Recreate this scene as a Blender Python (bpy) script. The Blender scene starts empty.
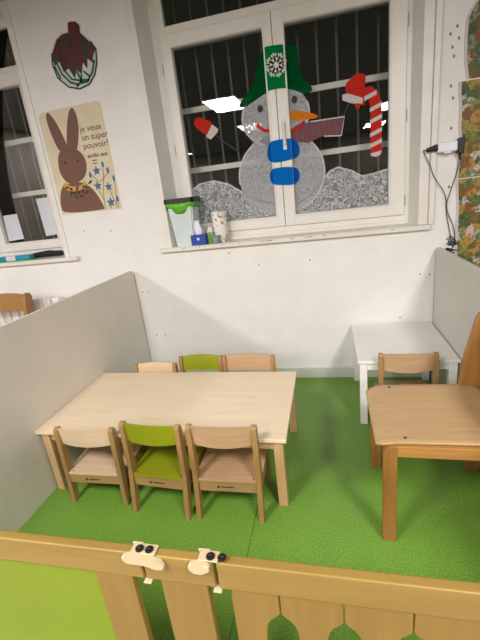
import bpy, bmesh, math, random
from mathutils import Vector, Matrix
from mathutils.geometry import tessellate_polygon
random.seed(4)
C = bpy.context.scene.collection
PI = math.pi

# ------------------------------------------------------------------ helpers
def lin(c):
    return tuple((x/255/12.92 if x/255 <= .04045 else ((x/255+.055)/1.055)**2.4) for x in c) + (1,)

def newmat(name):
    m = bpy.data.materials.new(name); m.use_nodes = True
    nt = m.node_tree; b = nt.nodes['Principled BSDF']
    return m, nt, b

def plain(name, rgb, rough=.5, bump=0, bscale=60, var=.04, metal=0, vscale=5, spec=.5):
    m, nt, b = newmat(name)
    tc = nt.nodes.new('ShaderNodeTexCoord')
    n = nt.nodes.new('ShaderNodeTexNoise'); n.inputs['Scale'].default_value = vscale; n.inputs['Detail'].default_value = 4
    nt.links.new(tc.outputs['Object'], n.inputs['Vector'])
    r = nt.nodes.new('ShaderNodeValToRGB')
    c = lin(rgb)
    r.color_ramp.elements[0].color = tuple(max(0, x*(1-var*2)) for x in c[:3])+(1,)
    r.color_ramp.elements[1].color = tuple(min(1, x*(1+var)) for x in c[:3])+(1,)
    r.color_ramp.elements[0].position = .3; r.color_ramp.elements[1].position = .7
    nt.links.new(n.outputs['Fac'], r.inputs['Fac']); nt.links.new(r.outputs['Color'], b.inputs['Base Color'])
    b.inputs['Roughness'].default_value = rough; b.inputs['Metallic'].default_value = metal
    b.inputs['Specular IOR Level'].default_value = spec
    if bump:
        n2 = nt.nodes.new('ShaderNodeTexNoise'); n2.inputs['Scale'].default_value = bscale; n2.inputs['Detail'].default_value = 3
        nt.links.new(tc.outputs['Object'], n2.inputs['Vector'])
        bp = nt.nodes.new('ShaderNodeBump'); bp.inputs['Strength'].default_value = bump; bp.inputs['Distance'].default_value = .004
        nt.links.new(n2.outputs['Fac'], bp.inputs['Height']); nt.links.new(bp.outputs['Normal'], b.inputs['Normal'])
    return m

def wood(name, rgb, axis=0, rough=.42, contrast=.16, scale=1.0):
    m, nt, b = newmat(name)
    tc = nt.nodes.new('ShaderNodeTexCoord'); mp = nt.nodes.new('ShaderNodeMapping')
    s = [38*scale, 38*scale, 38*scale]; s[axis] = 2.2*scale
    mp.inputs['Scale'].default_value = s
    nt.links.new(tc.outputs['Object'], mp.inputs['Vector'])
    n = nt.nodes.new('ShaderNodeTexNoise'); n.inputs['Scale'].default_value = 1; n.inputs['Detail'].default_value = 6
    n.inputs['Distortion'].default_value = .6
    nt.links.new(mp.outputs['Vector'], n.inputs['Vector'])
    r = nt.nodes.new('ShaderNodeValToRGB'); c = lin(rgb)
    r.color_ramp.elements[0].position = .3; r.color_ramp.elements[1].position = .72
    r.color_ramp.elements[0].color = (c[0]*(1-contrast), c[1]*(1-contrast*1.2), c[2]*(1-contrast*1.5), 1)
    r.color_ramp.elements[1].color = (min(1, c[0]*(1+contrast*.4)), min(1, c[1]*(1+contrast*.4)), min(1, c[2]*(1+contrast*.4)), 1)
    nt.links.new(n.outputs['Fac'], r.inputs['Fac'])
    n2 = nt.nodes.new('ShaderNodeTexNoise'); n2.inputs['Scale'].default_value = 3; n2.inputs['Detail'].default_value = 2
    nt.links.new(tc.outputs['Object'], n2.inputs['Vector'])
    mx = nt.nodes.new('ShaderNodeMix'); mx.data_type = 'RGBA'; mx.blend_type = 'MULTIPLY'
    r2 = nt.nodes.new('ShaderNodeValToRGB'); r2.color_ramp.elements[0].color = (.88, .86, .84, 1); r2.color_ramp.elements[1].color = (1, 1, 1, 1)
    nt.links.new(n2.outputs['Fac'], r2.inputs['Fac'])
    mx.inputs['Factor'].default_value = .7
    nt.links.new(r.outputs['Color'], mx.inputs['A']); nt.links.new(r2.outputs['Color'], mx.inputs['B'])
    nt.links.new(mx.outputs['Result'], b.inputs['Base Color'])
    b.inputs['Roughness'].default_value = rough
    return m

def obj(name, bm, m=None, parent=None, smooth=False):
    me = bpy.data.meshes.new(name)
    bmesh.ops.recalc_face_normals(bm, faces=bm.faces)
    bm.to_mesh(me); bm.free()
    o = bpy.data.objects.new(name, me); C.objects.link(o)
    if m: me.materials.append(m)
    if parent: o.parent = parent
    if smooth:
        for p in me.polygons: p.use_smooth = True
        md = o.modifiers.new('n', 'WEIGHTED_NORMAL') if smooth == 'w' else None
    return o

def thing(name, label, cat, loc=(0, 0, 0), rz=0, group=None, kind=None):
    o = bpy.data.objects.new(name, None); C.objects.link(o); o.empty_display_size = .05
    o.location = loc; o.rotation_euler = (0, 0, rz)
    return tag(o, label, cat, group, kind)

def tag(o, label=None, cat=None, group=None, kind=None):
    if label: o['label'] = label
    if cat: o['category'] = cat
    if group: o['group'] = group
    if kind: o['kind'] = kind
    return o

def box(x0, x1, y0, y1, z0, z1, bev=0, seg=2, bm=None):
    b = bm or bmesh.new()
    t = bmesh.new()
    bmesh.ops.create_cube(t, size=1)
    for v in t.verts:
        v.co = Vector(((x0+x1)/2+v.co.x*(x1-x0), (y0+y1)/2+v.co.y*(y1-y0), (z0+z1)/2+v.co.z*(z1-z0)))
    if bev: bmesh.ops.bevel(t, geom=list(t.edges), offset=bev, segments=seg, affect='EDGES', profile=.5)
    join(b, t)
    return b

def join(b, t):
    vm = {v: b.verts.new(v.co) for v in t.verts}
    for f in t.faces:
        try: b.faces.new([vm[v] for v in f.verts])
        except ValueError: pass
    t.free()

def prism(pts, lo, hi, axis='z', bev=0, seg=2, bm=None):
    """polygon extruded; axis z: pts (x,y); axis y: pts (x,z); axis x: pts (y,z)"""
    b = bm or bmesh.new(); t = bmesh.new()
    def P(p, h):
        return {'z': (p[0], p[1], h), 'y': (p[0], h, p[1]), 'x': (h, p[0], p[1])}[axis]
    a = [t.verts.new(P(p, lo)) for p in pts]; c = [t.verts.new(P(p, hi)) for p in pts]
    n = len(pts)
    for i in range(n): t.faces.new((a[i], a[(i+1) % n], c[(i+1) % n], c[i]))
    caps = []
    if bev:
        f1 = t.faces.new(a); f2 = t.faces.new(c[::-1])
        bmesh.ops.bevel(t, geom=list(set(f1.edges) | set(f2.edges)), offset=bev, segments=seg, affect='EDGES', profile=.5)
        bmesh.ops.triangulate(t, faces=[f for f in t.faces if len(f.verts) > 4])
    else:
        for tri in tessellate_polygon([[Vector((p[0], p[1], 0)) for p in pts]]):
            t.faces.new([a[i] for i in tri]); t.faces.new([c[i] for i in tri][::-1])
    join(b, t)
    return b

def tube(pts, r, seg=8, bm=None, close=False):
    b = bm or bmesh.new(); pts = [Vector(p) for p in pts]; n = len(pts); rings = []
    for i, p in enumerate(pts):
        d = (pts[min(i+1, n-1)]-pts[max(i-1, 0)]).normalized()
        u = d.cross(Vector((0, 0, 1)));
        if u.length < .1: u = d.cross(Vector((0, 1, 0)))
        u.normalize(); w = d.cross(u)
        rr = r[i] if isinstance(r, (list, tuple)) else r
        rings.append([b.verts.new(p+(u*math.cos(2*PI*k/seg)+w*math.sin(2*PI*k/seg))*rr) for k in range(seg)])
    for i in range(n-1):
        for k in range(seg): b.faces.new((rings[i][k], rings[i][(k+1) % seg], rings[i+1][(k+1) % seg], rings[i+1][k]))
    b.faces.new(rings[0]); b.faces.new(rings[-1][::-1])
    return b

def lathe(prof, cx, cy, seg=24, bm=None, sq=None):
    b = bm or bmesh.new(); rings = []
    for r, z in prof:
        rings.append([b.verts.new((cx+r*math.cos(2*PI*k/seg), cy+r*math.sin(2*PI*k/seg), z)) for k in range(seg)])
    for i in range(len(rings)-1):
        for k in range(seg): b.faces.new((rings[i][k], rings[i][(k+1) % seg], rings[i+1][(k+1) % seg], rings[i+1][k]))
    b.faces.new(rings[0][::-1]); b.faces.new(rings[-1])
    return b

def disc(cx, cz, r, y0, y1, seg=16, rz=None, bm=None):
    rz = rz or r
    return prism([(cx+r*math.cos(2*PI*k/seg), cz+rz*math.sin(2*PI*k/seg)) for k in range(seg)], y0, y1, 'y', bm=bm)

def band(pts, w, y0, y1):
    """a strip of width w following pts (x,z)"""
    P = [Vector(p) for p in pts]; L = []; R = []
    for i, p in enumerate(P):
        d = (P[min(i+1, len(P)-1)]-P[max(i-1, 0)]).normalized(); nn = Vector((-d.y, d.x))*w/2
        L.append(p+nn); R.append(p-nn)
    b = bmesh.new()
    for i in range(len(P)-1):
        prism([L[i], L[i+1], R[i+1], R[i]], y0, y1, 'y', bm=b)
    return b

def clip(pts, a, side):
    out = []
    ins = (lambda p: p[0] <= a) if side < 0 else (lambda p: p[0] >= a)
    for i in range(len(pts)):
        p, q = pts[i], pts[(i+1) % len(pts)]
        if ins(p): out.append(p)
        if ins(p) != ins(q):
            t = (a-p[0])/(q[0]-p[0]); out.append((a, p[1]+t*(q[1]-p[1])))
    return out

def smoothpoly(pts, it=2):
    for _ in range(it):
        o = []
        for i in range(len(pts)):
            p, q = pts[i], pts[(i+1) % len(pts)]
            o += [(p[0]*.75+q[0]*.25, p[1]*.75+q[1]*.25), (p[0]*.25+q[0]*.75, p[1]*.25+q[1]*.75)]
        pts = o
    return pts

def text_mesh(s, size, x, z, y, m, parent, name='lettering', rot=0, bold=.0):
    cu = bpy.data.curves.new('t', 'FONT'); cu.body = s; cu.size = size; cu.extrude = .0004; cu.offset = bold
    o = bpy.data.objects.new('t', cu); C.objects.link(o)
    bpy.context.view_layer.update()
    me = bpy.data.meshes.new_from_object(o.evaluated_get(bpy.context.evaluated_depsgraph_get()))
    bpy.data.objects.remove(o)
    me.transform(Matrix.Translation((x, y, z)) @ Matrix.Rotation(rot, 4, 'Y') @ Matrix.Rotation(PI/2, 4, 'X'))
    me.materials.clear(); me.materials.append(m)
    n = bpy.data.objects.new(name, me); C.objects.link(n); n.parent = parent
    return n

# ------------------------------------------------------------------ materials
WALL = plain('wall_paint', (226, 225, 219), .55, .25, 45, .02)
TRIMW = plain('trim_paint', (224, 222, 212), .4, .1, 30, .03)
SILLM = plain('sill_paint', (222, 219, 207), .4, .1, 30, .03)
BASE = plain('vinyl_skirting', (196, 200, 188), .45, 0, 1, .03)
CEIL = plain('ceiling_tile', (150, 146, 138), .8)
ROOM = plain('room_paint', (120, 110, 100), .7)
GREYF = plain('grey_vinyl_floor', (112, 108, 104), .5)
PART = plain('partition_laminate', (222, 216, 204), .5, .12, 120, .02)
PARTR = plain('partition_laminate_pale', (194, 192, 182), .5, .1, 120, .02)
PEDGE = plain('partition_edge', (205, 205, 196), .45)
SEAM = plain('dark_seam', (90, 92, 86), .7)
PVC = plain('window_pvc', (226, 224, 214), .35, 0, 1, .02)
BEECH = wood('beech_frame', (168, 132, 82), 2, .4)
BEECHX = wood('beech_rail', (178, 142, 96), 0, .4)
PALE = wood('pale_beech', (222, 198, 165), 0, .45, .10)
NATS = wood('natural_ply', (192, 158, 120), 0, .42, .12)
GREENL = plain('green_laminate', (140, 148, 22), .4, 0, 1, .03)
TOP = wood('table_maple', (230, 213, 182), 0, .42, .07)
TLEG = wood('table_leg', (208, 172, 124), 2, .42, .12)
CHF = wood('adult_frame', (158, 112, 54), 2, .38, .16)
CHFX = wood('adult_rail', (158, 120, 68), 0, .38, .16)
CHS = wood('adult_seat', (188, 156, 112), 1, .4, .10)
GATE = wood('gate_beech', (144, 118, 58), 0, .38, .12)
GATEZ = wood('gate_picket_beech', (136, 109, 50), 2, .38, .12)
GPAN = plain('gate_green_panel', (116, 134, 20), .4, .1, 200, .04)
WHITE = plain('white_laminate', (226, 226, 220), .4, 0, 1, .02)
BLACK = plain('black_plastic', (22, 22, 22), .35)
CREAM = plain('cream_plastic', (186, 170, 134), .4)
PAPER = plain('white_paper', (205, 208, 212), .7)
HANDLE = plain('white_handle', (222, 220, 212), .4)
INK = plain('dark_ink', (52, 40, 34), .6)

def floor_mat():
    m, nt, b = newmat('green_rubber_floor')
    tc = nt.nodes.new('ShaderNodeTexCoord')
    n = nt.nodes.new('ShaderNodeTexNoise'); n.inputs['Scale'].default_value = 130; n.inputs['Detail'].default_value = 2
    nt.links.new(tc.outputs['Object'], n.inputs['Vector'])
    r = nt.nodes.new('ShaderNodeValToRGB')
    r.color_ramp.elements[0].position = .35; r.color_ramp.elements[0].color = lin((92, 138, 42))
    r.color_ramp.elements[1].position = .72; r.color_ramp.elements[1].color = lin((130, 172, 70))
    nt.links.new(n.outputs['Fac'], r.inputs['Fac'])
    n2 = nt.nodes.new('ShaderNodeTexNoise'); n2.inputs['Scale'].default_value = 1.5
    nt.links.new(tc.outputs['Object'], n2.inputs['Vector'])
    r2 = nt.nodes.new('ShaderNodeValToRGB'); r2.color_ramp.elements[0].color = (.88, .88, .88, 1)
    nt.links.new(n2.outputs['Fac'], r2.inputs['Fac'])
    mx = nt.nodes.new('ShaderNodeMix'); mx.data_type = 'RGBA'; mx.blend_type = 'MULTIPLY'; mx.inputs['Factor'].default_value = 1
    nt.links.new(r.outputs['Color'], mx.inputs['A']); nt.links.new(r2.outputs['Color'], mx.inputs['B'])
    nt.links.new(mx.outputs['Result'], b.inputs['Base Color'])
    bp = nt.nodes.new('ShaderNodeBump'); bp.inputs['Strength'].default_value = .5; bp.inputs['Distance'].default_value = .002
    nt.links.new(n.outputs['Fac'], bp.inputs['Height']); nt.links.new(bp.outputs['Normal'], b.inputs['Normal'])
    b.inputs['Roughness'].default_value = .45
    return m
FLOOR = floor_mat()

def glass_mat():
    m = bpy.data.materials.new('window_glass'); m.use_nodes = True; nt = m.node_tree; nt.nodes.clear()
    o = nt.nodes.new('ShaderNodeOutputMaterial'); mx = nt.nodes.new('ShaderNodeMixShader')
    t = nt.nodes.new('ShaderNodeBsdfTransparent'); t.inputs[0].default_value = (.98, .99, .98, 1)
    g = nt.nodes.new('ShaderNodeBsdfGlossy'); g.inputs['Roughness'].default_value = .01
    f = nt.nodes.new('ShaderNodeFresnel'); f.inputs[0].default_value = 1.5
    nt.links.new(f.outputs[0], mx.inputs[0]); nt.links.new(t.outputs[0], mx.inputs[1]); nt.links.new(g.outputs[0], mx.inputs[2])
    nt.links.new(mx.outputs[0], o.inputs[0])
    return m
GLASS = glass_mat()

def sheer(name, rgb, lo, hi, kind='noise', scale=60):
    """thin brushed paint on glass: pigment with gaps of bare glass between strokes"""
    m = bpy.data.materials.new(name); m.use_nodes = True; nt = m.node_tree; nt.nodes.clear()
    o = nt.nodes.new('ShaderNodeOutputMaterial'); mx = nt.nodes.new('ShaderNodeMixShader')
    t = nt.nodes.new('ShaderNodeBsdfTransparent'); d = nt.nodes.new('ShaderNodeBsdfDiffuse'); d.inputs[0].default_value = lin(rgb)
    tc = nt.nodes.new('ShaderNodeTexCoord')
    r = nt.nodes.new('ShaderNodeMapRange')
    r.inputs['To Min'].default_value = lo; r.inputs['To Max'].default_value = hi
    if kind == 'noise':
        n = nt.nodes.new('ShaderNodeTexNoise'); n.inputs['Scale'].default_value = scale; n.inputs['Detail'].default_value = 4
        nt.links.new(tc.outputs['Object'], n.inputs['Vector'])
        r.inputs['From Min'].default_value = .35; r.inputs['From Max'].default_value = .68
        nt.links.new(n.outputs['Fac'], r.inputs['Value'])
    else:
        v = nt.nodes.new('ShaderNodeTexVoronoi'); v.inputs['Scale'].default_value = scale*.22; v.feature = 'F1'
        nz = nt.nodes.new('ShaderNodeTexNoise'); nz.inputs['Scale'].default_value = 9; nz.inputs['Detail'].default_value = 2
        nt.links.new(tc.outputs['Object'], nz.inputs['Vector'])
        va = nt.nodes.new('ShaderNodeVectorMath'); va.operation = 'MULTIPLY_ADD'; va.inputs[1].default_value = (.22, .22, .22)
        nt.links.new(nz.outputs['Color'], va.inputs[0]); nt.links.new(tc.outputs['Object'], va.inputs[2])
        nt.links.new(va.outputs[0], v.inputs['Vector'])
        w = nt.nodes.new('ShaderNodeMath'); w.operation = 'MULTIPLY'; w.inputs[1].default_value = 30
        nt.links.new(v.outputs['Distance'], w.inputs[0])
        s = nt.nodes.new('ShaderNodeMath'); s.operation = 'SINE'; nt.links.new(w.outputs[0], s.inputs[0])
        n = nt.nodes.new('ShaderNodeTexNoise'); n.inputs['Scale'].default_value = scale*.6; n.inputs['Detail'].default_value = 3
        nt.links.new(tc.outputs['Object'], n.inputs['Vector'])
        ml = nt.nodes.new('ShaderNodeMath'); ml.operation = 'MULTIPLY_ADD'; ml.inputs[1].default_value = .35
        nt.links.new(s.outputs[0], ml.inputs[0]); nt.links.new(n.outputs['Fac'], ml.inputs[2])
        r.inputs['From Min'].default_value = .25; r.inputs['From Max'].default_value = .9
        nt.links.new(ml.outputs[0], r.inputs['Value'])
    nt.links.new(r.outputs['Result'], mx.inputs[0]); nt.links.new(t.outputs[0], mx.inputs[1]); nt.links.new(d.outputs[0], mx.inputs[2])
    nt.links.new(mx.outputs[0], o.inputs[0])
    return m
SNOW = sheer('snow_paint', (190, 194, 196), .36, .66, 'noise', 60)
DRIFT = sheer('snow_drift_paint', (212, 216, 216), .14, .58, 'swirl', 45)
SNOWL = sheer('snow_outline_paint', (225, 225, 225), .35, .7, 'noise', 60)
HATG = sheer('green_window_paint', (8, 118, 58), .93, 1.0, 'noise', 50)
BLUEP = sheer('blue_window_paint', (12, 105, 190), .85, 1.0, 'noise', 80)
REDP = sheer('red_window_paint', (190, 48, 38), .85, 1.0, 'noise', 80)
ORANGEP = sheer('orange_window_paint', (215, 125, 35), .7, 1.0, 'noise', 80)
WHITEP = sheer('white_window_paint', (205, 200, 195), .8, 1.0, 'noise', 80)
HATD = sheer('green_paint_thin', (5, 78, 38), .78, .92, 'noise', 40)
BLUED = sheer('blue_paint_thin', (8, 88, 170), .8, .95, 'noise', 60)
BLACKP = plain('black_window_paint', (18, 18, 20), .6)

def scarf_mat():
    m, nt, b = newmat('plaid_scarf_paint')
    tc = nt.nodes.new('ShaderNodeTexCoord'); w = nt.nodes.new('ShaderNodeTexWave'); w.inputs['Scale'].default_value = 7; w.inputs['Distortion'].default_value = 2
    nt.links.new(tc.outputs['Object'], w.inputs['Vector'])
    r = nt.nodes.new('ShaderNodeValToRGB'); r.color_ramp.elements[0].color = lin((118, 36, 30)); r.color_ramp.elements[1].color = lin((70, 70, 84))
    r.color_ramp.elements[0].position = .45; r.color_ramp.elements[1].position = .8
    nt.links.new(w.outputs['Fac'], r.inputs['Fac']); nt.links.new(r.outputs['Color'], b.inputs['Base Color'])
    b.inputs['Roughness'].default_value = .6
    return m
SCARF = scarf_mat()

def splash(name, cols, scale, dist=2.5, rough=.6, stretch=1):
    m, nt, b = newmat(name)
    tc = nt.nodes.new('ShaderNodeTexCoord')
    mp = nt.nodes.new('ShaderNodeMapping'); mp.inputs['Scale'].default_value = (1, 1, stretch)
    nt.links.new(tc.outputs['Object'], mp.inputs['Vector'])
    wn = nt.nodes.new('ShaderNodeTexNoise'); wn.inputs['Scale'].default_value = scale*.8; wn.inputs['Detail'].default_value = 6
    nt.links.new(mp.outputs['Vector'], wn.inputs['Vector'])
    va = nt.nodes.new('ShaderNodeVectorMath'); va.operation = 'MULTIPLY_ADD'; va.inputs[1].default_value = (dist/scale,)*3
    nt.links.new(wn.outputs['Color'], va.inputs[0]); nt.links.new(mp.outputs['Vector'], va.inputs[2])
    vo = nt.nodes.new('ShaderNodeTexVoronoi'); vo.inputs['Scale'].default_value = scale
    nt.links.new(va.outputs[0], vo.inputs['Vector'])
    sp = nt.nodes.new('ShaderNodeSeparateColor'); nt.links.new(vo.outputs['Color'], sp.inputs[0])
    fn = nt.nodes.new('ShaderNodeTexNoise'); fn.inputs['Scale'].default_value = scale*2.5; fn.inputs['Detail'].default_value = 6
    nt.links.new(mp.outputs['Vector'], fn.inputs['Vector'])
    n = nt.nodes.new('ShaderNodeMix'); n.inputs['Factor'].default_value = .35
    nt.links.new(sp.outputs[0], n.inputs['A']); nt.links.new(fn.outputs['Fac'], n.inputs['B'])
    r = nt.nodes.new('ShaderNodeValToRGB'); cr = r.color_ramp
    for i, (p, c) in enumerate(cols):
        e = cr.elements[i] if i < 2 else cr.elements.new(p)
        e.position = p; e.color = lin(c)
    nt.links.new(n.outputs['Result'], r.inputs['Fac']); nt.links.new(r.outputs['Color'], b.inputs['Base Color'])
    b.inputs['Roughness'].default_value = rough
    return m

# ------------------------------------------------------------------ room shell
RX0, RX1, RY0, RZ = -4.0, 4.8, -11.8, 3.42
def struct(name, bm, m, parent=None):
    o = obj(name, bm, m, parent)
    if not parent: o['kind'] = 'structure'
    return o
struct('floor', box(-.03, 2.7, -2.9, .34, -.1, 0), FLOOR)
fb = box(RX0-.2, RX1+.2, RY0-.2, -2.9, -.1, 0); box(RX0-.2, -.03, -2.9, .34, -.1, 0, bm=fb); box(2.7, RX1+.2, -2.9, .34, -.1, 0, bm=fb)
struct('floor_2', fb, GREYF)
struct('ceiling', box(RX0-.2, RX1+.2, RY0-.2, .34, RZ, RZ+.1), CEIL)
ZS, ZT = 1.285, 3.40      # sill underside and head of both windows
wb = bmesh.new()
prism([(-.68, 0), (.42, 0), (.47, .20), (.47, .30), (-.72, .30), (-.72, .2)], ZS, ZT, 'z', bm=wb)
prism([(2.50, 0), (RX1, 0), (RX1, .3), (2.46, .3), (2.46, .2)], ZS, ZT, 'z', bm=wb)
prism([(RX0, 0), (-2.55, 0), (-2.50, .2), (-2.50, .3), (RX0, .3)], ZS, ZT, 'z', bm=wb)
box(RX0, RX1, 0, .3, 0, ZS, bm=wb); box(RX0, RX1, 0, .3, ZT, RZ, bm=wb)
wall = struct('wall_back', wb, WALL)
struct('wall_left', box(RX0-.15, RX0, RY0, 0, 0, RZ), ROOM)
struct('wall_right', box(RX1, RX1+.15, RY0, 0, 0, RZ), ROOM)
struct('wall_front', box(RX0, RX1, RY0-.15, RY0, 0, RZ), ROOM)
struct('baseboard_back', prism([(-.012, 0), (-.012, .1), (-.004, .112), (-.0002, .112), (-.0002, 0)], RX0, RX1, 'x'), BASE)
# floor sheet seam: welded joint between two rolls
struct('trim_1', box(1.353, 1.357, -2.89, -.02, .0003, .0012), plain('weld_seam', (62, 110, 30), .6))
# window casings and conduit
struct('trim_2', box(.352, .421, -.006, -.0002, ZS+.04, RZ-.01, .002), TRIMW)
struct('trim_3', box(2.499, 2.566, -.012, -.0002, ZS+.041, RZ-.01, .003), TRIMW)
struct('trim_4', box(2.572, 2.612, -.02, -.0002, 1.325, RZ-.01, .004), TRIMW)
struct('trim_5', box(-.71, -.655, -.008, -.0002, ZS+.04, RZ-.01, .002), TRIMW)
# screw holes, putty and paint flecks on the plaster
dark = plain('hole_dark', (60, 52, 44), .8); putty = plain('putty', (232, 232, 226), .6); redf = plain('red_fleck', (150, 105, 100), .7)
for x, z in [(.947, 1.23), (1.206, 1.103), (1.652, 1.113), (2.529, .93), (2.601, .921), (2.382, .561), (.037, .925), (.101, .925), (.103, .475), (.194, .472), (-.442, 1.552), (-.163, 1.529), (2.716, 1.197)]:
    obj('screw_hole', disc(x, z, .006, -.0015, .0005, 8), dark, wall)
for x, z in [(-.403, 3.171), (-.403, 2.988), (-.411, 2.837)]:
    obj('putty_spot', disc(x, z, .017, -.004, .0005, 10, .012), putty, wall)
for x, z in [(2.709, 2.612), (2.669, 2.574), (2.723, 2.541), (2.685, 2.495), (2.697, 2.44), (2.688, 2.26), (2.705, 2.183), (2.704, 1.99), (2.711, 1.586)]:
    obj('paint_fleck', disc(x, z, .008, -.001, .0005, 8, .011), redf, wall)

# sills
def sill(n, x0, x1):
    b = prism([(-.045, ZS+.006), (-.045, ZS+.032), (-.036, ZS+.04), (.24, ZS+.04), (.24, ZS), (-.036, ZS)], x0, x1, 'x')
    return struct(n, b, SILLM)
s1 = sill('trim_6', .315, 2.58); s2 = sill('trim_7', -2.6, -.56)
chip = plain('bare_wood_chip', (150, 112, 84), .8)
for i in range(16):
    x = random.choice([random.uniform(1.2, 1.9), random.uniform(.5, 2.3)])
    w = random.uniform(.006, .03)
    o = obj('paint_chip', box(x, x+w, -.0465, -.0445, ZS+.026, ZS+.031), chip, s1)

# ------------------------------------------------------------------ windows
def frame_ring(x0, x1, z0, z1, w, y0, y1, bm=None, wb_=None, bev=.004):
    b = bm or bmesh.new(); wb_ = wb_ or w
    box(x0, x0+w, y0, y1, z0, z1, bev, bm=b); box(x1-w, x1, y0, y1, z0, z1, bev, bm=b)
    box(x0+w-.004, x1-w+.004, y0, y1, z0, z0+wb_, bev, bm=b); box(x0+w-.004, x1-w+.004, y0, y1, z1-w, z1, bev, bm=b)
    return b
def bead(x0, x1, z0, z1, y):
    return frame_ring(x0, x1, z0, z1, .012, y, y+.014, bev=.003)
def sash(root, x0, x1, z0, z1, gx0, gx1, gz0, gz1):
    b = bmesh.new(); y0, y1 = .165, .23
    for (a, c, d, e) in ((x0, gx0, z0, z1), (gx1, x1, z0, z1), (gx0-.003, gx1+.003, z0, gz0), (gx0-.003, gx1+.003, gz1, z1)):
        box(a, c, y0, y1, d, e, .005, bm=b)
    s = obj('sash', b, PVC, root)
    obj('glazing_bead', bead(gx0-.014, gx1+.014, gz0-.014, gz1+.014, .158), PVC, s)
    obj('pane', box(gx0-.002, gx1+.002, .199, .203, gz0-.002, gz1+.002), GLASS, s)
    return s
w1 = thing('window_1', 'tall white double casement window over the deep sill, painted with a snowman', 'window'); w1['kind'] = 'structure'
ZB = ZS+.04
b = bmesh.new()
box(.465, .532, .185, .26, ZB, ZT, .004, bm=b); box(2.428, 2.465, .185, .26, ZB, ZT, .004, bm=b)
box(.53, 2.43, .185, .26, ZB, 1.402, .004, bm=b); box(.53, 2.43, .16, .26, ZB, ZB+.03, .006, bm=b)
box(.53, 2.43, .178, .26, 3.0, 3.062, .004, bm=b); box(.53, 2.43, .185, .26, 3.36, ZT, .004, bm=b)
obj('window_frame', b, PVC, w1)
obj('fanlight_frame', frame_ring(.533, 2.427, 3.006, 3.38, .055, .176, .23), PVC, w1)
obj('fanlight_pane', box(.586, 2.374, .199, .203, 3.059, 3.327), GLASS, w1)
sl = sash(w1, .533, 1.448, 1.402, 3.0, .625, 1.373, 1.495, 2.905)
sr = sash(w1, 1.452, 2.427, 1.402, 3.0, 1.545, 2.305, 1.495, 2.905)
obj('handle_plate', box(1.478, 1.508, .156, .167, 2.02, 2.25, .004), HANDLE, w1)
obj('handle', box(1.485, 1.502, .135, .150, 2.055, 2.22, .005, bm=box(1.488, 1.499, .140, .16, 2.19, 2.21)), HANDLE, w1)
for x in (.531, 2.429):
    for z in (1.47, 2.72, 2.1):
        obj('hinge', tube([(x, .172, z), (x, .172, z+.085)], .007, 8), plain('hinge_metal', (170, 165, 150), .4), w1)

w2 = thing('window_2', 'white window at the left edge with papers taped on its panes', 'window'); w2['kind'] = 'structure'
b = bmesh.new()
for (x0, x1) in ((-2.51, -2.44), (-.775, -.715)): box(x0, x1, .185, .26, ZB, ZT, .004, bm=b)
box(-2.44, -.775, .185, .26, ZB, 1.41, .004, bm=b); box(-2.44, -.775, .178, .26, 2.94, 3.0, .004, bm=b); box(-2.44, -.775, .185, .26, 3.36, ZT, .004, bm=b)
obj('window_frame', b, PVC, w2)
sash(w2, -1.60, -.778, 1.41, 2.94, -1.508, -.868, 1.5, 2.885)
sash(w2, -2.438, -1.604, 1.41, 2.94, -2.34, -1.70, 1.5, 2.885)
obj('fanlight_frame', frame_ring(-2.438, -.778, 3.0, 3.37, .04, .176, .23), PVC, w2)
obj('fanlight_pane', box(-2.40, -.816, .199, .203, 3.04, 3.33), GLASS, w2)
for pts, lb in (([(-1.476, 1.783), (-1.301, 1.785), (-1.296, 1.531), (-1.49, 1.52)], 'white paper taped low on left window pane, left of two sheets'),
                ([(-1.031, 1.903), (-.872, 1.905), (-.872, 1.543), (-1.023, 1.534)], 'taller white paper taped at right edge of the left window pane')):
    o = obj('taped_paper', prism(pts, .194, .196, 'y'), PAPER); tag(o, lb, 'paper', 'papers taped on the left window')

# exterior security grilles
GRV = plain('grille_grey', (104, 104, 98), .6); GRH = plain('grille_white', (238, 236, 226), .5)
def grille(x0, x1, lb, bars):
    t = thing('window_grille', lb, 'window grille', ((x0+x1)/2, .45, 1.2), 0, 'security grilles outside the windows')
    for z in (1.45, 1.98, 2.49, 3.0, 3.5):
        ob = obj('horizontal_bar', box(x0-(x0+x1)/2, x1-(x0+x1)/2, -.012, .012, z-1.2-.024, z-1.2+.024, .003), GRH, t)
    for x in bars:
        obj('vertical_bar', tube([(x-(x0+x1)/2, 0.022, .05), (x-(x0+x1)/2, .022, 2.5)], .010, 8), GRV, t)
grille(.30, 2.62, 'white and grey metal security grille outside the snowman window', [.44, .59, .74, .885, 1.03, 1.175, 1.32, 1.47, 1.625, 1.78, 1.94, 2.10, 2.265, 2.42])
grille(-2.6, -.55, 'white and grey metal security grille outside the left window', [-2.5+.15*i for i in range(13)])
struct('ground', box(RX0-2, RX1+2, .34, 9, -.4, -.3), plain('night_ground', (40, 42, 38), .9))
def soot(name, x0, x1, y, z1):
    return
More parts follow.
